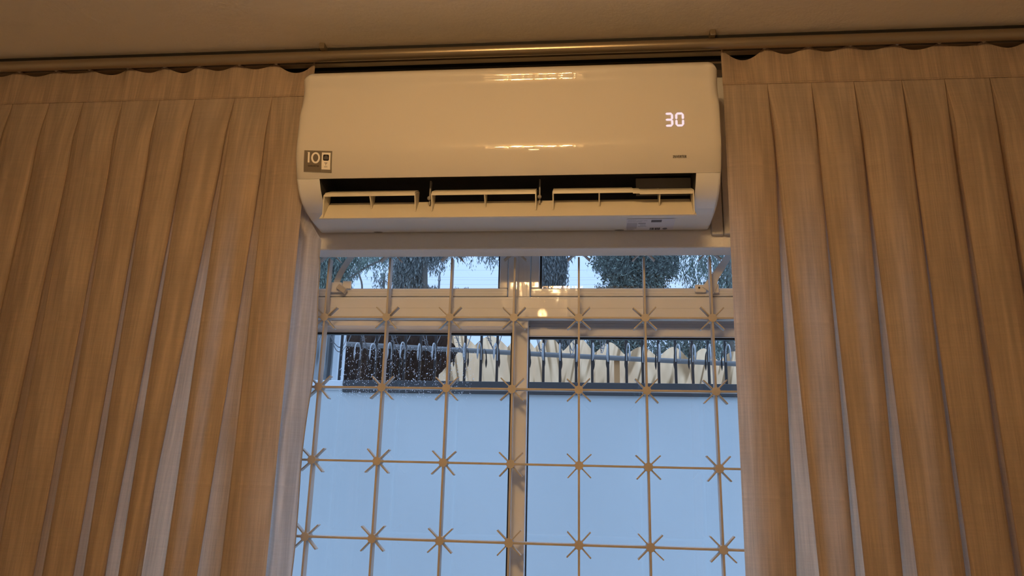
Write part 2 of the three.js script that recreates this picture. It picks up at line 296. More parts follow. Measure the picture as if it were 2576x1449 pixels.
  for (const x of [-0.168, 0.068]) mesh('louver_hinge', merged([box(x - 0.0015, x + 0.0015, 2.255, 2.31, 0.196, 0.205), new THREE.SphereGeometry(0.0045, 12, 8).translate(x, 2.268, 0.21)]), M.ductPlate, lv);
  // bottom latch tabs
  for (const x of [-0.313, 0.241]) mesh('latch_tab', new THREE.SphereGeometry(0.012, 16, 8).scale(1, 0.22, 0.35).translate(x, 2.2372, 0.081), M.ductPlate, ac);

  // stickers and lettering
  const skin = (x0, x1, y0, y1, rot, off) => sheet(10, 12, (u, v) => { const cx = (x0 + x1) / 2, cy = (y0 + y1) / 2, dx = (u - 0.5) * (x1 - x0), dy = (v - 0.5) * (y1 - y0), x = cx + dx * Math.cos(rot) - dy * Math.sin(rot), y = cy + dx * Math.sin(rot) + dy * Math.cos(rot), q = panelAt(y); return [x, y + q.ny * off, q.z + q.nz * off, u, v]; });
  const canvasTex = (w, h, draw) => { const c = document.createElement('canvas'); c.width = w; c.height = h; draw(c.getContext('2d'), w, h); const t = new THREE.CanvasTexture(c); t.colorSpace = THREE.SRGBColorSpace; return t; };
  const st1 = canvasTex(512, 376, (g) => {
    g.fillStyle = '#807768'; g.fillRect(0, 0, 512, 376);
    g.fillStyle = '#746a5c'; g.fillRect(14, 14, 300, 348);
    g.strokeStyle = '#f2ebdf'; g.lineWidth = 32; g.beginPath(); g.ellipse(214, 128, 64, 82, 0, 0, Math.PI * 2); g.stroke();
    g.fillStyle = '#f2ebdf'; g.beginPath(); g.moveTo(62, 32); g.lineTo(104, 32); g.lineTo(104, 214); g.lineTo(72, 214); g.lineTo(72, 52); g.closePath(); g.fill();
    g.fillStyle = '#1c1714'; g.font = 'bold 40px sans-serif'; g.textAlign = 'center'; g.fillText('GARANTIA', 178, 284, 240);
    g.fillStyle = '#f2ebdf'; g.fillRect(326, 32, 158, 292);
    g.fillStyle = '#17110e'; const x = 350, y = 66, s = 108, r = 24; g.beginPath(); g.moveTo(x + r, y); g.arcTo(x + s, y, x + s, y + s, r); g.arcTo(x + s, y + s, x, y + s, r); g.arcTo(x, y + s, x, y, r); g.arcTo(x, y, x + s, y, r); g.fill();
    g.fillStyle = '#5f5a55'; g.beginPath(); g.moveTo(404, 78); g.lineTo(442, 108); g.lineTo(442, 150); g.lineTo(366, 150); g.lineTo(366, 108); g.closePath(); g.fill();
    g.strokeStyle = '#4a443c'; g.lineWidth = 6; g.beginPath(); g.moveTo(382, 208); g.lineTo(426, 208); g.lineTo(404, 232); g.closePath(); g.stroke(); g.beginPath(); g.moveTo(404, 232); g.lineTo(404, 256); g.stroke();
    g.fillStyle = '#8a8174'; g.font = 'bold 26px sans-serif'; g.fillText('WIFI', 404, 288);
  });
  const sk = mesh('warranty_sticker', skin(-0.4325, -0.371, 2.3135, 2.3575, -0.05, 0.0007), std({ map: st1, roughness: 0.35, side: THREE.DoubleSide }), ac);
  sk.userData.label = 'grey warranty sticker reading 10 GARANTIA';
  const st2 = canvasTex(512, 288, (g) => {
    g.fillStyle = '#dcd9de'; g.fillRect(0, 0, 512, 288);
    g.fillStyle = '#a9a6ad'; for (const [x, y, w] of [[14, 30, 90], [112, 34, 60], [180, 36, 40], [14, 60, 150]]) g.fillRect(x, y, w, 9);
    g.fillStyle = '#b7b4bb'; g.fillRect(8, 92, 110, 150); g.fillStyle = '#918e95'; g.fillRect(128, 96, 80, 22); g.fillRect(150, 140, 60, 12); g.fillRect(130, 176, 90, 8);
    g.fillStyle = '#5a565d'; g.fillRect(262, 26, 110, 54);
    g.fillStyle = '#262228'; for (let x = 262; x < 372; x += 1) if (hash(x >> 2, 5) > 0.4) g.fillRect(x, 218, 1, 60);
    g.fillStyle = '#6a666d'; g.beginPath(); g.arc(426, 246, 26, 0, 7); g.fill(); g.fillStyle = '#8b878e'; for (let i = 0; i < 6; i++) g.fillRect(14, 250 + i * 6, 60 + 30 * hash(i, 3), 3);
  });
  const underY = (z) => { let a = 0, b = 1; for (let i = 0; i < 40; i++) { const m = (a + b) / 2; if (underCurve.getPoint(m).x > z) a = m; else b = m; } return underCurve.getPoint(a).y; };
  const lb = mesh('rating_label', sheet(8, 8, (u, v) => { const z = lerp(0.081, 0.142, v), x = lerp(0.254, 0.358, u) ; return [x, underY(z) - 0.0007, z, u, v]; }), std({ map: st2, roughness: 0.4, side: THREE.DoubleSide }), ac);
  lb.userData.label = 'small pale rating label with barcode';
  const font = await new FontLoader().loadAsync('fonts/droid/droid_sans_bold.typeface.json');
  { const q = panelAt(2.3315), t = new TextGeometry('INVERTER', { font, size: 0.0052, depth: 0.0004, curveSegments: 3 }); t.computeBoundingBox(); t.scale(0.0275 / t.boundingBox.max.x, 1, 1); const m = mesh('inverter_lettering', t, M.dark, ac); m.position.set(0.3408, 2.3292, panelAt(2.3295).z + 0.0008); m.rotation.x = Math.atan2(-q.ny, q.nz); m.userData.label = 'black lettering INVERTER'; }
  const led = std({ color: col(0.6, 0.55, 0.6), emissive: col(0.86, 0.78, 1.0), emissiveIntensity: 0.7, roughness: 0.4 });
  const seg = (w, h) => { const s = new THREE.Shape(), t = Math.min(w, h) / 2; if (w > h) { s.moveTo(-w / 2, 0); s.lineTo(-w / 2 + t, t); s.lineTo(w / 2 - t, t); s.lineTo(w / 2, 0); s.lineTo(w / 2 - t, -t); s.lineTo(-w / 2 + t, -t); } else { s.moveTo(0, h / 2); s.lineTo(t, h / 2 - t); s.lineTo(t, -h / 2 + t); s.lineTo(0, -h / 2); s.lineTo(-t, -h / 2 + t); s.lineTo(-t, h / 2 - t); } return new THREE.ExtrudeGeometry(s, { depth: 0.0004, bevelEnabled: false }); };
  const DW = 0.0148, DH = 0.0268, TH = 0.0043, hseg = seg(DW - 0.0015, TH), vseg = seg(TH, DH / 2 - 0.001);
  const at = { a: [0, DH / 2, 0], g: [0, 0, 0], d: [0, -DH / 2, 0], b: [DW / 2 - 0.0008, DH / 4, 1], c: [DW / 2 - 0.0008, -DH / 4, 1], f: [-DW / 2 + 0.0008, DH / 4, 1], e: [-DW / 2 + 0.0008, -DH / 4, 1] };
  for (const [x, on] of [[0.3345, 'abgcd'], [0.3562, 'abcdef']]) {
    const d = group('display_digit', ac); d.position.set(x, 2.4105, panelAt(2.41).z + 0.0006);
    for (const k of on) { const [sx, sy, vert] = at[k], m = mesh('display_segment', vert ? vseg : hseg, led, d); m.position.set(sx, sy, 0); }
  }
}
// pipe cover beside the unit
{
  const g = group('pipe_cover'); tag(g, 'white vertical pipe cover between the air conditioner and the right curtain', 'pipe cover');
  mesh('cover_strip', box(0.443, 0.4685, 2.222, 2.6, WALL, 0.088, 0.003), M.wall, g);
  mesh('cover_strip', box(0.4695, 0.5, 2.222, 2.606, WALL, 0.092, 0.004), M.wall, g);
}

// ---------------------------------------------------------------- curtain rails
{
  const g = group('curtain_rail'); tag(g, 'round bronze curtain rail running across under the ceiling in front', 'curtain rail');
  const Y = 2.615, Z = 0.2135;
  mesh('rail_tube', new THREE.CylinderGeometry(0.0122, 0.0122, 4.55, 28).rotateZ(Math.PI / 2).translate(0, Y, Z), M.rail, g);
  mesh('rail_base', box(-2.275, 2.275, 2.621, CEIL, 0.168, 0.209, 0.001), M.track, g);
  mesh('runner_channel', merged([box(-2.275, 2.275, 2.6135, 2.622, 0.168, 0.190, 0.001), box(-2.275, 2.275, 2.611, 2.6138, 0.184, 0.190, 0.0008)]), M.rail, g);
  for (const x of [-1.3, -0.43, 0.439, 1.3]) mesh('rail_bracket', box(x - 0.006, x + 0.006, 2.626, CEIL, 0.206, 0.232, 0.002), M.rail, g);
  const b = group('curtain_track'); tag(b, 'thin black curtain track on the ceiling behind the bronze rail', 'curtain track');
  mesh('track_body', box(-2.275, 2.275, 2.608, CEIL, 0.118, 0.16, 0.002), M.track, b);
  mesh('track_lip', box(-2.275, 2.275, 2.6055, 2.6082, 0.15, 0.1575, 0.0008), M.rail, b);
}

// ---------------------------------------------------------------- curtains
// A pleated cloth: front panels between the fold lines; at each line the cloth doubles back behind the panel and shows again as a narrow recess.
function curtain(name, label, o) {
  const g = group(name); tag(g, label, 'curtain', o.group);
  const TOP = 2.529, BOT = 0.03, ROWS = 64, F = o.folds, n = F.length;
  function outline(y) {
    const t = clamp(TOP - y, 0, 3), s = Math.min(t, 1.5), open = smooth(t, -0.02, 0.2), pts = [];
    const zf = o.z + 0.014, gap = lerp(0.0016, o.step, open), zm = zf - gap, zb = zf - 2 * gap;
    const wob = (i, k) => 0.0022 * Math.sin(y * (2.1 + 0.7 * hash(i, k)) + 9 * hash(i, k + 50)) * open + (hash(i, k + 7) - 0.5) * 0.006 * open;
    const dx = (i) => F[i] + (o.lean?.[i] ?? 0) * t + wob(i, 1) * 0.8 * (i > 0 && i < n - 1 ? 1 : 0.25);
    const tilt = (i) => (hash(i, 31) - 0.5) * 0.02 * smooth(t, 0, 0.5);
    const turn = (x, za, zc, dir) => { const r = Math.abs(za - zc) / 2, m = (za + zc) / 2; for (let k = 0; k <= 4; k++) { const a = Math.PI * k / 4; pts.push([x + dir * r * Math.sin(a) * 0.8, m + (za > zc ? 1 : -1) * r * Math.cos(a)]); } };
    for (let i = 0; i < n - 1; i++) {
      const gw = (k) => o.base[k] * smooth(t, -0.03, 0.12) + o.gap[k] * Math.min(1.5, s / 0.72);
      const xl = o.side < 0 ? dx(i) : dx(i) + (i ? gw(i) : 0), xr = o.side < 0 ? dx(i + 1) - (i < n - 2 ? gw(i + 1) : 0) : dx(i + 1);
      const ov = o.overRight[i] * open, bz = wob(i, 3);
      for (let k = 0; k <= 10; k++) { const u = k / 10; pts.push([lerp(xl, xr, u), zf + bz + tilt(i) * (u - 0.5) + 0.0075 * open * Math.pow(Math.sin(Math.PI * u), 0.8) + 0.0012 * Math.sin(u * 9 + i * 2.3 + y * 1.3) * open]); }
      if (i < n - 2) {
        const xn = o.side < 0 ? dx(i + 1) : dx(i + 1) + gw(i + 1), ovn = o.overLeft[i + 1] * open, mid = (xr + xn) / 2;
        turn(xr, zf + bz + tilt(i) * 0.5, zm, 1); pts.push([xr - ov * 0.5, zm - 0.0004]);
        turn(xr - ov, zm, zb, -1); pts.push([lerp(xr - ov, mid, 0.6), zb]); pts.push([mid, zb - 0.003 * open]); pts.push([lerp(mid, xn + ovn, 0.4), zb]);
        turn(xn + ovn, zb, zm, 1); pts.push([xn + ovn * 0.5, zm - 0.0004]);
        turn(xn, zm, zf + wob(i + 1, 3) - tilt(i + 1) * 0.5, -1);
      }
    }
    return pts;
  }
  const probe = outline(1.5), N = probe.length - 1; let len = [0]; for (let i = 1; i <= N; i++) len.push(len[i - 1] + Math.hypot(probe[i][0] - probe[i - 1][0], probe[i][1] - probe[i - 1][1]));
  const rows = []; for (let j = 0; j <= ROWS; j++) { const y = lerp(TOP + 0.006, BOT, Math.pow(j / ROWS, 1.35)); rows.push([y, outline(y)]); }
  mesh('pleated_cloth', sheet(N, ROWS, (u, v, i, j) => [rows[j][1][i][0], rows[j][0], rows[j][1][i][1], len[i] + o.uv, rows[j][0]]), M.linen, g);
  // stiff header above the stitching, scalloped between its hooks
  const x0 = F[0], x1 = F[n - 1], HN = (n - 1) * 14;
  const band = (back) => sheet(HN, 10, (u, v, i) => {
    const seg = Math.min(n - 2, Math.floor(i / 14)), w = (i - seg * 14) / 14, x = lerp(F[seg], F[seg + 1], w) + (seg === 0 || seg === n - 2 ? 0 : 0);
    const first = o.side > 0 ? seg === 0 : seg === n - 2;
    const sag = Math.pow(Math.sin(Math.PI * w), 0.75) * (first ? 0.021 : 0.0105 + 0.006 * hash(seg, 77)), top = 2.6135 - sag + (first && (o.side > 0 ? w < 0.06 : w > 0.94) ? 0.004 : 0);
    const zz = o.z + 0.0165 - 0.006 * v * (0.4 + Math.sin(Math.PI * w)) - (first ? 0.01 * Math.sin(Math.PI * w) * v : 0) + 0.0025 * Math.sin(w * Math.PI * 2 + seg) * v;
    const y = lerp(2.524, top, v);
    return [x, y, zz - back, x * 1.1 + o.uv + 0.13, y];
  });
  mesh('header_band', merged([band(0), band(0.003), band(0.006)]), M.linen, g);
  const stitch = sheet(HN, 1, (u, v, i) => { const x = lerp(x0, x1, u); return [x, lerp(2.5268, 2.5278, v), o.z + 0.0167]; });
  mesh('stitching', stitch, M.linen, g);
  for (let i = o.side > 0 ? 1 : 0; i < n - (o.side > 0 ? 0 : 1); i++) mesh('hook', new THREE.CapsuleGeometry(0.004, 0.007, 4, 10).translate(F[i], 2.6145, o.z + 0.0155), M.hook, g);
  return g;
}
curtain('linen_curtain', 'brown linen pleated curtain drawn open on the left, left of the air conditioner', {
  side: -1, z: 0.184, step: 0.011, uv: 0,
  folds: [-1.55, -1.46, -1.37, -1.28, -1.187, -1.093, -1.008, -0.911, -0.82, -0.733, -0.6375, -0.5485, -0.4575],
  base: [0, 0.02, 0.02, 0.019, 0.018, 0.017, 0.015, 0.014, 0.0125, 0.012, 0.0105, 0.009, 0],
  gap: [0, 0.014, 0.014, 0.015, 0.015, 0.016, 0.017, 0.011, 0.012, 0.022, 0.037, 0.032, 0],
  overLeft: [0.03, 0.028, 0.028, 0.028, 0.028, 0.028, 0.028, 0.03, 0.03, 0.028, 0.024, 0.046, 0.03],
  overRight: [0.03, 0.03, 0.03, 0.03, 0.03, 0.03, 0.03, 0.03, 0.028, 0.026, 0.024, 0.03, 0.03],
  lean: [0, 0, 0, 0, 0, 0, 0, -0.002, -0.004, -0.012, -0.022, 0.002, 0.002],
});
curtain('linen_curtain', 'brown linen pleated curtain drawn open on the right, right of the air conditioner', {
  side: 1, z: 0.184, step: 0.0145, uv: 0.37,
  folds: [0.461, 0.553, 0.6445, 0.732, 0.829, 0.915, 1.005, 1.095, 1.185, 1.275, 1.365, 1.455, 1.55],
  base: [0, 0.0085, 0.0095, 0.0115, 0.0135, 0.0155, 0.017, 0.018, 0.019, 0.02, 0.02, 0.02, 0],
  gap: [0, 0.030, 0.013, 0.018, 0.009, 0.007, 0.008, 0.008, 0.008, 0.008, 0.008, 0.008, 0],
  overLeft: [0.03, 0.011, 0.022, 0.011, 0.026, 0.028, 0.03, 0.03, 0.03, 0.03, 0.03, 0.03, 0.03],
  overRight: [0.055, 0.014, 0.02, 0.036, 0.028, 0.028, 0.03, 0.03, 0.03, 0.03, 0.03, 0.03, 0.03],
  lean: [-0.008, -0.012, -0.003, -0.004, 0.001, 0.005, -0.004, 0, 0, 0, 0, 0, 0],
});
{ // white sheer hanging behind the left curtain
  const g = group('sheer_curtain'); tag(g, 'white sheer curtain edge showing between the left linen curtain and the window', 'sheer curtain');
  const edge = (y) => lerp(-0.4235, -0.4625, smooth(y, 2.195, 2.262)) - 0.004 * Math.sin(y * 5.2) * smooth(2.2 - y, 0, 0.2) + 0.003 * Math.sin(y * 17);
  mesh('sheer_cloth', sheet(48, 56, (u, v) => {
    const y = lerp(2.612, 0.04, v), x = lerp(-0.585, edge(y), u), t = clamp(2.6 - y, 0, 1);
    return [x, y, 0.146 + (0.010 + 0.006 * t) * Math.sin(u * 17 + 0.6 * Math.sin(y * 1.7)) * smooth(t, 0, 0.3) + 0.003 * Math.sin(y * 11 + u * 9), x * 2, y];
  }), M.sheer, g);
  mesh('hem', tube(Array.from({ length: 30 }, (_, k) => { const y = lerp(2.6, 0.04, k / 29), t = clamp(2.6 - y, 0, 1); return [edge(y), y, 0.146 + (0.010 + 0.006 * t) * Math.sin(17 + 0.6 * Math.sin(y * 1.7)) * smooth(t, 0, 0.3) + 0.003 * Math.sin(y * 11 + 9)]; }), 0.0013, 90, 5), M.sheer, g);
}

// ---------------------------------------------------------------- chandelier behind the camera (seen mirrored in the gloss)
{
  const g = group('crystal_chandelier', scene, [-0.02, 0, 1.5]);
  tag(g, 'lit crystal chandelier mirrored as warm glints in the air conditioner and window frame', 'chandelier');
  const gold = std({ color: col(0.7, 0.5, 0.24), roughness: 0.25, metalness: 1 });
  mesh('ceiling_plate', new THREE.CylinderGeometry(0.075, 0.08, 0.02, 32).translate(0, CEIL - 0.01, 0), gold, g);
  mesh('stem', new THREE.CylinderGeometry(0.008, 0.008, 0.05, 12).translate(0, 2.6, 0), gold, g);
  mesh('ring', merged([new THREE.TorusGeometry(0.18, 0.006, 8, 48).rotateX(Math.PI / 2).translate(0, 2.605, 0), new THREE.TorusGeometry(0.11, 0.005, 8, 40).rotateX(Math.PI / 2).translate(0, 2.605, 0), ...[0, 1, 2].map((k) => new THREE.CylinderGeometry(0.004, 0.004, 0.36, 8).rotateZ(Math.PI / 2).rotateY(k * Math.PI / 3).translate(0, 2.605, 0))]), gold, g);
  const crystal = phys({ color: col(1, 0.97, 0.92), transmission: 1, thickness: 0, roughness: 0.5, ior: 1.7 });
  const bead = new THREE.OctahedronGeometry(0.0085, 0).scale(0.75, 1.25, 0.75), list = [], o = new THREE.Object3D();
  for (const [r, n, k] of [[0.18, 44, 7], [0.11, 26, 9]]) for (let i = 0; i < n; i++) for (let j = 0; j < k; j++) { const a = i / n * Math.PI * 2; o.position.set(Math.cos(a) * r, 2.59 - j * 0.0225, Math.sin(a) * r); o.rotation.y = -a + j; o.updateMatrix(); list.push(o.matrix.clone()); }
  const im = shadows(new THREE.InstancedMesh(bead, crystal, list.length)); im.name = 'crystal_strands'; im.userData.kind = 'stuff'; list.forEach((m, i) => im.setMatrixAt(i, m)); g.add(im);
  mesh('crystal_ball', new THREE.IcosahedronGeometry(0.026, 1).translate(0, 2.372, 0), crystal, g); mesh('ball_rod', new THREE.CylinderGeometry(0.002, 0.002, 0.2, 6).translate(0, 2.5, 0), gold, g);
  const glow = std({ color: 0xffffff, emissive: col(1, 0.72, 0.38), emissiveIntensity: 55, roughness: 0.5 });
  // each lamp is a cluster of three small candle bulbs round one light
  for (let i = 0; i < BULBS + 1; i++) {
    const low = i === BULBS, a = (i + 0.5) / BULBS * Math.PI * 2, r = low ? 0 : i % 2 ? 0.135 : 0.07, y = low ? 2.405 : 2.556, x = Math.cos(a) * r, z = Math.sin(a) * r;
    const tips = [0, 1, 2].map((k) => { const q = a + k * 2.1 + rr(-0.4, 0.4), d = low ? 0.014 : rr(0.012, 0.045); return [Math.cos(q) * d, low ? rr(-0.01, 0.01) : rr(-0.05, 0.018), Math.sin(q) * d]; });
    const b = mesh('bulb', merged(tips.map((p) => new THREE.SphereGeometry(0.0042, 12, 10).scale(1, low ? 1.5 : 4.2, 1).translate(...p))), glow, g); b.position.set(x, y, z);
    const top = low ? 2.47 : 2.603;
    mesh('bulb_holder', merged([new THREE.CylinderGeometry(0.004, 0.004, top - y - 0.02, 8).translate(x, (top + y + 0.02) / 2, z), ...tips.map((p) => new THREE.CylinderGeometry(0.0025, 0.0025, top - y - p[1] - (low ? 0.006 : 0.016), 6).translate(x + p[0], (top + y + p[1] + (low ? 0.006 : 0.016)) / 2, z + p[2]))]), gold, g);
    const l = new THREE.PointLight(col(...LAMP_COLOUR), LAMP_CANDELA / BULBS * (low ? 0.3 : 1), 0, 2); l.position.set(x, y, z); l.castShadow = true; l.shadow.radius = 1; l.name = numbered('bulb_light'); g.add(l);
  }
}

// ---------------------------------------------------------------- outside: ground, boundary wall, fence
struct(mesh('ground', box(-30, 30, -0.3, -0.02, -60, 0.012), M.paving));
{
  const w = struct(group('wall_boundary'));
  mesh('wall_face', box(-6, 6, -0.02, 2.2, -3.3, -3.0), M.neighbour, w);
  mesh('coping', box(-6, -1.392, 2.2, 2.262, -3.3, -2.985, 0.006), M.coping, w);
  const p = struct(group('wall_side'));
  mesh('wall_strip', box(-1.82, -1.60, 2.262, 2.86, -3.36, -3.2), std({ color: col(0.36, 0.38, 0.39), roughness: 0.95, map: tex(256, 256, (x, y) => { const s = vnoise(x / 9, y / 90, 28, 3), d = smooth(s, 0.5, 0.9); return 0.93 - 0.4 * d * vnoise(x / 40, y / 40, 6, 6); }, true, [1.5, 1]) }), p);
  mesh('wall_strip', box(-1.548, -1.516, 2.262, 2.86, -3.36, -3.2), M.coping, p);
}
{
  const f = group('spiked_fence'); tag(f, 'black iron fence of upright bars with double bent spikes on top of the boundary wall', 'fence');
  mesh('base_rail', box(-1.39, 5.5, 2.184, 2.263, -3.05, -2.975, 0.004), M.slate, f);
  const BT = 2.74;
  const barGeo = new RoundedBoxGeometry(0.0165, BT - 2.262, 0.0145, 1, 0.002);
  // one bent spike: rises from the bar, arches over and ends in a flattened point
  const spike = (dir) => {
    const pts = []; for (let i = 0; i <= 14; i++) { const a = Math.PI * i / 14; pts.push([0.06 - 0.06 * Math.cos(a), 0.052 * Math.sin(a)]); }
    const path = [[0, -0.05], [0, -0.02], ...pts, [0.1205, -0.014], [0.121, -0.03], [0.1205, -0.046], [0.1195, -0.066]];
    const wd = path.map((_, i) => { const k = i / (path.length - 1); return i < path.length - 4 ? 0.0041 : [0.0062, 0.0068, 0.005, 0.0004][i - path.length + 4]; });
    const g = sheet(path.length - 1, 8, (u, v, i) => { const a = v * Math.PI * 2, p = path[i], q = path[Math.max(0, i - 1)], e = path[Math.min(path.length - 1, i + 1)], l = Math.hypot(e[0] - q[0], e[1] - q[1]) || 1, n = [-(e[1] - q[1]) / l, (e[0] - q[0]) / l], t = Math.min(wd[i], 0.0038); return [Math.cos(a) * wd[i], p[1] + n[1] * Math.sin(a) * t, dir * (p[0] + n[0] * Math.sin(a) * t)]; });
    return g;
  };
  const near = spike(1), far = spike(-1);
  const xs = [-1.432, -1.3, -1.195, -1.09, -1.0, -0.898, -0.797, -0.701, -0.6, -0.494, -0.388, -0.284, -0.187, -0.087, 0.02, 0.123, 0.226, 0.326, 0.443, 0.545, 0.646, 0.752, 0.857, 0.957, 1.062, 1.165, 1.268, 1.371, 1.474, 1.577, 1.68];
  xs.forEach((x, i) => {
    const m = mesh('bar', barGeo, M.iron, f); m.position.set(x, (BT + 2.262) / 2, -3.02);
    if (i < 1) return;
    const a = mesh('spike', near, M.hookMetal, m); a.position.set(0.001, 2.452 - m.position.y + rr(-0.006, 0.006), 0.006); a.rotation.y = rr(-0.1, 0.1);
    const b = mesh('spike', far, M.iron, m); b.position.set(0.006, 2.438 - m.position.y + rr(-0.006, 0.006), -0.006); b.rotation.y = rr(-0.1, 0.1);
  });
  for (const x of [-1.507, -1.646]) { const m = mesh('bar', barGeo, M.slate, f); m.position.set(x, (BT + 2.262) / 2, -3.02); }
}
{ // barbed wire, two loose coils over the fence
  const add = (label, x0, x1, r, y, ph, n) => {
    const g = group('barbed_wire'); tag(g, label, 'barbed wire');
    const P = (t) => { const a = t * n * Math.PI * 2 + ph; return new THREE.Vector3(lerp(x0, x1, t) + 0.05 * Math.sin(a * 0.5), y + r * Math.cos(a) * (0.85 + 0.15 * Math.sin(a * 0.37)), -3.0 + r * 0.8 * Math.sin(a)); };
    const pts = Array.from({ length: n * 14 + 1 }, (_, i) => P(i / (n * 14)));
    mesh('wire_strand', new THREE.TubeGeometry(new THREE.CatmullRomCurve3(pts), n * 30, 0.003, 5), M.wire, g);
    const barb = merged([0, 1].map((k) => new THREE.CylinderGeometry(0.0008, 0.0024, 0.036, 4).rotateZ(k ? 0.8 : -0.8).rotateX(k)));
    for (let i = 0; i < n * 5; i++) { const m = mesh('barb', barb, M.wire, g); m.position.copy(P((i + 0.5) / (n * 5))); m.rotation.set(rr(0, 3), rr(0, 3), rr(0, 3)); }
  };
  add('coiled barbed wire along the fence top left of the window mullion', -1.75, -0.2, 0.15, 2.6, 0.4, 15);
  add('coiled barbed wire along the fence top just right of the window mullion', -0.18, 0.4, 0.15, 2.59, 1.1, 6);
}

// ---------------------------------------------------------------- outside: cream corrugated roof, pipe, post, dark mound
{
  const g = group('corrugated_roof'); tag(g, 'cream wavy sheet roof with a scalloped top edge behind the iron fence', 'roof');
  const valleys = [[-1.1, 2.825], [-0.796, 2.805], [-0.5, 2.787], [-0.257, 2.78], [-0.005, 2.756], [0.276, 2.742], [0.54, 2.726], [0.825, 2.708], [1.091, 2.689], [1.338, 2.674], [1.6, 2.66], [1.87, 2.645], [2.15, 2.63]];
  const peaks = [2.9, 2.885, 2.885, 2.882, 2.87, 2.83, 2.79, 2.792, 2.78, 2.755, 2.75, 2.74];
  const stain = (k) => tex(128, 256, (x, y) => {
    const u = x / 128, v = y / 256, lean = k < 4 ? -0.5 : 0.55, q = u - lean * (v - 0.5) * (0.5 + 0.5 * hash(k, 2));
    let c = [0.97, 0.95, 0.91];
    const n = vnoise(x / 18, y / 60, 7, 4), n2 = vnoise(q * 9 + 40, v * 1.2 + k * 3, 997, 997);
    const band = smooth(n2, 0.62, 0.85) * 0.3 + 0.12 * (n - 0.5);
    const line = Math.exp(-Math.pow((q - 0.35 - 0.3 * hash(k, 9)) / 0.028, 2)) * (hash(k, 4) > 0.25 ? 0.45 : 0.1);
    const d = 1 - band - line; return [c[0] * d, c[1] * Math.pow(Math.max(d, 0), 1.15), c[2] * Math.pow(Math.max(d, 0), 1.4)];
  }, true);
  for (let i = 0; i < valleys.length - 1; i++) {
    const [xa, ya] = valleys[i], [xb, yb] = valleys[i + 1], pk = peaks[i], sharp = i < 4 ? 1 : 1.35;
    mesh('roof_sheet', (() => {
      const F = (u, v, back) => { const h = Math.pow(Math.sin(Math.PI * u), sharp), top = lerp(ya, yb, u) + (pk - (ya + yb) / 2) * h, y = lerp(2.36, top, v); return [lerp(xa, xb, u), y, -4.66 - (y - 2.36) * 0.25 + 0.05 * h - back, u, v]; };
      return merged([sheet(16, 10, (u, v) => F(u, v, 0)), sheet(16, 10, (u, v) => F(1 - u, v, 0.008)), sheet(16, 1, (u, v) => F(u, 1, 0.008 * v))]);
    })(), std({ color: col(0.93, 0.66, 0.43), map: stain(i), roughness: 0.85, side: THREE.DoubleSide }), g);
  }
  const t = mesh('gutter_pipe', tube([[-2.4, 2.784, -4.5], [-0.8, 2.7105, -4.5], [0.28, 2.662, -4.5], [1.4, 2.616, -4.5], [2.6, 2.57, -4.5]], 0.021, 40, 12), M.tube);
  tag(t, 'long grey metal pipe sloping across the front of the cream roof', 'pipe');
  const p = mesh('wooden_post', box(0.433, 0.48, 0, 2.652, -4.56, -4.53, 0.003), std({ color: col(0.46, 0.23, 0.09), roughness: 0.9 }));
  tag(p, 'brown wooden post standing under the grey pipe before the cream roof', 'post');
}
{ // dark bristly heap left of the roof
  const g = group('dark_mound'); tag(g, 'dark brown rounded heap with a rough surface behind the fence, left of the cream roof', 'mound');
  const geo = sheet(90, 60, (u, v) => {
    const x = lerp(-2.15, -0.9, Math.min(u * 1.1, 1)), e = u > 0.84 ? (u - 0.84) / 0.16 : 0, rad = Math.sqrt(Math.max(0, 1 - e * e)) * (0.25 + 0.008 * (vnoise(u * 60, v * 36, 999, 36) - 0.5) + 0.01 * (vnoise(u * 14, v * 9, 999, 9) - 0.5)), a = v * Math.PI * 2;
    return [x + 0.05 * e, 2.64 + rad * 1.2 * Math.sin(a) - 0.06 * e, -4.9 + rad * 0.85 * Math.cos(a)];
  });
  mesh('heap_body', geo, phys({ color: col(0.034, 0.022, 0.018), roughness: 1, specularIntensity: 0.2, map: tex(128, 128, (x, y) => 0.5 + 0.5 * vnoise(x / 3, y / 5, 42, 25), true, [6, 4]) }), g);
  mesh('rounded_rim', new THREE.SphereGeometry(0.16, 24, 16).scale(0.5, 1, 0.7).translate(-0.895, 2.555, -4.84), std({ color: col(0.15, 0.13, 0.12), roughness: 0.95 }), g);
}

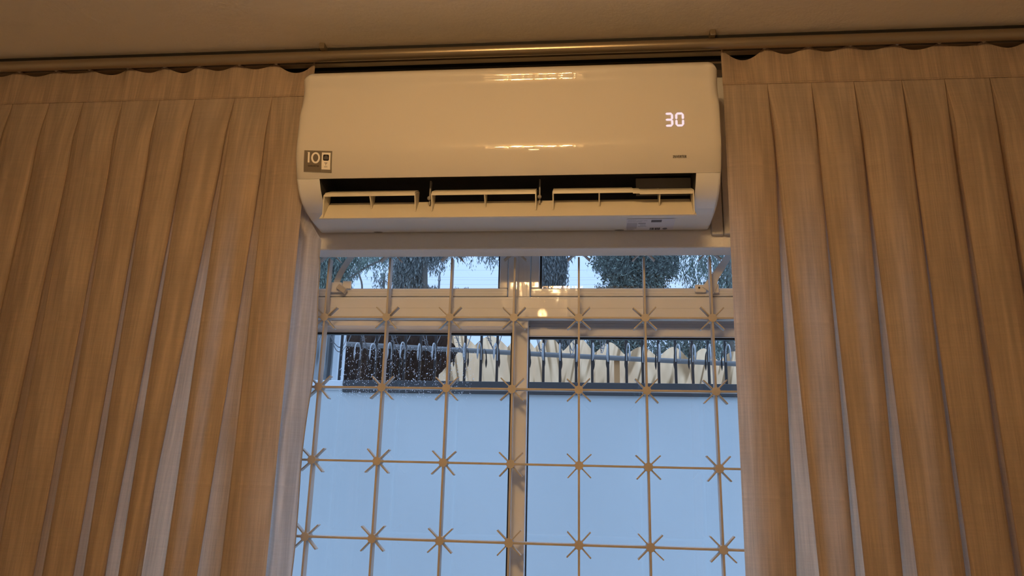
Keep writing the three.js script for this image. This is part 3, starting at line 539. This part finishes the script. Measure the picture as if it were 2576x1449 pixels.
// ---------------------------------------------------------------- outside: trees, pole, cables
{
  const leafGeo = (() => { const g = new THREE.BufferGeometry(); g.setAttribute('position', new THREE.Float32BufferAttribute([0, 0, 0, 0.5, -0.45, 0.12, -0.5, -0.45, 0.12, 0, -1, 0], 3)); g.setAttribute('uv', new THREE.Float32BufferAttribute([0.5, 1, 1, 0.5, 0, 0.5, 0.5, 0], 2)); g.setIndex([0, 2, 1, 1, 2, 3]); g.computeVertexNormals(); return g; })();
  const leafMat = phys({ color: 0xffffff, roughness: 0.55, side: THREE.DoubleSide, transmission: 0.25, thickness: 0 });
  const o = new THREE.Object3D(), c = new THREE.Color();
  function tree(name, label, trunk, blobs, tint, limbs = []) {
    const g = group(name), bushy = name === 'bushy_tree'; tag(g, label, 'tree');
    mesh('trunk', tube(trunk, trunk.r ?? 0.07, 20, 8), M.bark, g);
    limbs.forEach((l) => mesh('branch', tube(l, l.r ?? 0.02, 14, 6), M.bark, g));
    const mats = [], cols = [];
    for (const [x, y, z, rx, ry, rz, few, drop = 0.5] of blobs) {
      const n = Math.round(few * 1.9);
      let k = 0;
      while (k < n) {
        const d = [rr(-1, 1), rr(-1, 1), rr(-1, 1)]; if (Math.hypot(...d) > 1) continue;
        let px = x + d[0] * rx, py = y + d[1] * ry, pz = z + d[2] * rz; const steps = 8 + Math.floor(rnd() * 12), len = drop * rr(0.4, 1.1), sway = rr(-0.12, 0.12);
        for (let s = 0; s < steps && k < n; s++, k++) {
          o.position.set(px + rr(-0.035, 0.035), py, pz + rr(-0.04, 0.04)); o.rotation.set(rr(-0.5, 0.5) * (bushy ? 2 : 1), rr(0, 6.3), rr(-0.5, 0.5) * (bushy ? 2.6 : 1) + sway);
          const L = rr(0.045, 0.1) * (bushy ? 0.8 : 1); o.scale.set(L * rr(0.16, 0.3) * (bushy ? 1.5 : 1), L, L); o.updateMatrix(); mats.push(o.matrix.clone());
          const b = rnd() < 0.12 ? rr(1.6, 2.6) : rr(0.5, 1.3); cols.push([tint[0] * b, tint[1] * b, tint[2] * b]);
          py -= len / steps; px += sway * len / steps;
        }
      }
    }
    const im = shadows(new THREE.InstancedMesh(leafGeo, leafMat, mats.length)); im.name = 'foliage'; im.userData.kind = 'stuff';
    mats.forEach((m, i) => { im.setMatrixAt(i, m); im.setColorAt(i, c.setRGB(...cols[i])); }); g.add(im);
  }
  const Z = -11;
  tree('weeping_tree', 'feathery grey-green tree at the left end of the upper window', [[-4.75, 0, Z], [-4.7, 2.5, Z], [-4.55, 4.6, Z], [-4.3, 6.2, Z]], [[-4.65, 5.25, Z, 0.62, 0.5, 0.5, 5200, 0.5], [-4.3, 5.75, Z, 0.7, 0.4, 0.6, 3000, 0.35], [-3.75, 5.62, Z, 0.45, 0.16, 0.4, 420, 0.3], [-4.9, 6.2, Z, 0.9, 0.6, 0.8, 3000], [-5.5, 5.2, Z, 0.7, 0.9, 0.7, 3000], [-4.3, 5.15, Z, 0.25, 0.25, 0.25, 600]], [0.2, 0.26, 0.22], [[[-4.55, 4.6, Z], [-4.1, 5.1, Z], [-3.6, 5.42, Z], [-3.0, 5.6, Z]]]);
  const SZ = -12.8, sx = (x) => 0.155 + (x - 0.155) * 1.142, sy = (y) => 1.704 + (y - 1.704) * 1.142;
  const back = (pts) => pts.map(([x, y]) => [sx(x), sy(y), SZ]);
  const slim = [[sx(-2.79), 0, SZ], ...back([[-2.8, 3], [-2.84, 4.9], [-3.0, 5.25], [-3.16, 5.6], [-3.3, 6.4]])]; slim.r = 0.046;
  tree('slender_tree', 'slender bare-trunked tree leaning left before the pale sky in the upper left window', slim, [[sx(-3.3), sy(5.75), SZ, 0.5, 0.22, 0.3, 800, 0.4], [sx(-3.45), sy(5.15), SZ, 0.3, 0.16, 0.2, 240, 0.28], [sx(-3.05), sy(5.2), SZ, 0.28, 0.22, 0.2, 160, 0.28]], [0.19, 0.23, 0.22], [back([[-3.84, 4.7], [-3.86, 5.0], [-3.95, 5.3], [-3.8, 5.6]]), back([[-3.42, 4.6], [-3.44, 4.95], [-3.45, 5.2]])]);
  tree('weeping_tree', 'dense drooping tree left of the mullion, its tips hanging over open sky', [[-2.6, 0, Z], [-2.6, 3, Z], [-2.7, 5, Z], [-2.8, 6.6, Z]], [[-3.02, 5.35, Z, 0.3, 0.45, 0.35, 4300, 0.55], [-2.75, 5.8, Z, 0.45, 0.26, 0.4, 2600, 0.5], [-2.3, 5.95, Z, 0.5, 0.25, 0.4, 1000, 0.45], [-1.75, 5.95, Z, 0.55, 0.22, 0.4, 800, 0.5], [-1.35, 5.85, Z, 0.3, 0.2, 0.3, 420, 0.5], [-2.3, 6.6, Z, 1.0, 0.5, 0.8, 3000], [-2.72, 4.95, Z, 0.35, 0.08, 0.2, 500, 0.2], [-2.0, 4.9, Z, 0.3, 0.05, 0.2, 160, 0.15]], [0.18, 0.2, 0.19], [[[-2.7, 5, Z], [-2.95, 5.5, Z], [-3.05, 6.1, Z]]]);
  tree('weeping_tree', 'dark drooping tree just right of the mullion in the upper window', [[-0.3, 0, Z], [-0.3, 3, Z], [-0.33, 5.2, Z], [-0.35, 6.4, Z]], [[-0.38, 5.5, Z, 0.29, 0.42, 0.3, 5000, 0.6], [-0.3, 6.1, Z, 0.5, 0.4, 0.4, 2600], [-0.12, 4.0, Z, 0.3, 0.3, 0.3, 2600, 0.4]], [0.15, 0.17, 0.17]);
  tree('bushy_tree', 'large dense dark green tree filling the middle of the right upper pane', [[1.1, 0, Z], [1.1, 2.6, Z], [1.15, 4.4, Z], [1.2, 6, Z]], [[1.15, 5.5, Z, 0.76, 0.46, 0.6, 12000, 0.3], [1.15, 4.98, Z, 0.52, 0.36, 0.5, 7500, 0.3], [1.1, 6.2, Z, 1.1, 0.7, 0.9, 6000], [0.75, 3.95, Z, 0.55, 0.4, 0.4, 8000, 0.4], [0.62, 4.85, Z, 0.28, 0.2, 0.2, 900, 0.3], [1.75, 3.95, Z, 0.6, 0.32, 0.4, 2100, 0.4]], [0.14, 0.18, 0.155]);
  tree('weeping_tree', 'thin trailing tree beside the right curtain with sky showing through', [[2.7, 0, Z], [2.7, 3, Z], [2.75, 5, Z], [2.9, 6.6, Z]], [[2.35, 5.6, Z, 0.55, 0.42, 0.5, 1500, 0.7], [2.75, 5.1, Z, 0.3, 0.3, 0.3, 900, 0.5], [2.45, 4.0, Z, 0.6, 0.35, 0.4, 1900, 0.5], [2.7, 6.4, Z, 0.9, 0.6, 0.7, 2500]], [0.17, 0.22, 0.19], [[[2.9, 4.9, Z], [2.6, 5.08, Z], [2.3, 5.0, Z]]]);
  // utility pole and cables
  const p = group('utility_pole'); tag(p, 'far grey pole with a pointed top against the sky in the upper left pane', 'pole');
  mesh('pole_shaft', new THREE.CylinderGeometry(0.035, 0.06, 8.05, 10).translate(-4.655, 4.02, -22), std({ color: col(0.12, 0.13, 0.14), roughness: 0.9 }), p);
  mesh('pole_head', new THREE.ConeGeometry(0.055, 0.46, 10).translate(-4.655, 8.2, -22), std({ color: col(0.2, 0.21, 0.22), roughness: 0.9 }), p);
  [[8.36, 'topmost'], [8.105, 'second'], [8.02, 'third'], [7.86, 'lowest']].forEach(([y, w]) => {
    const m = mesh('power_line', tube([[-16, y + 0.12, -22.05], [-10, y + 0.03, -22.05], [-4.655, y, -22.05], [0, y - 0.02, -22.05], [8, y + 0.1, -22.05]], 0.005, 40, 5), std({ color: col(0.6, 0.64, 0.7), roughness: 0.9 }));
    tag(m, w === 'second' || w === 'third' ? `${w} from the top of the four thin cables crossing the pale sky` : `${w} of the four thin cables crossing the pale sky`, 'cable');
  });
}

renderer.render(scene, camera);
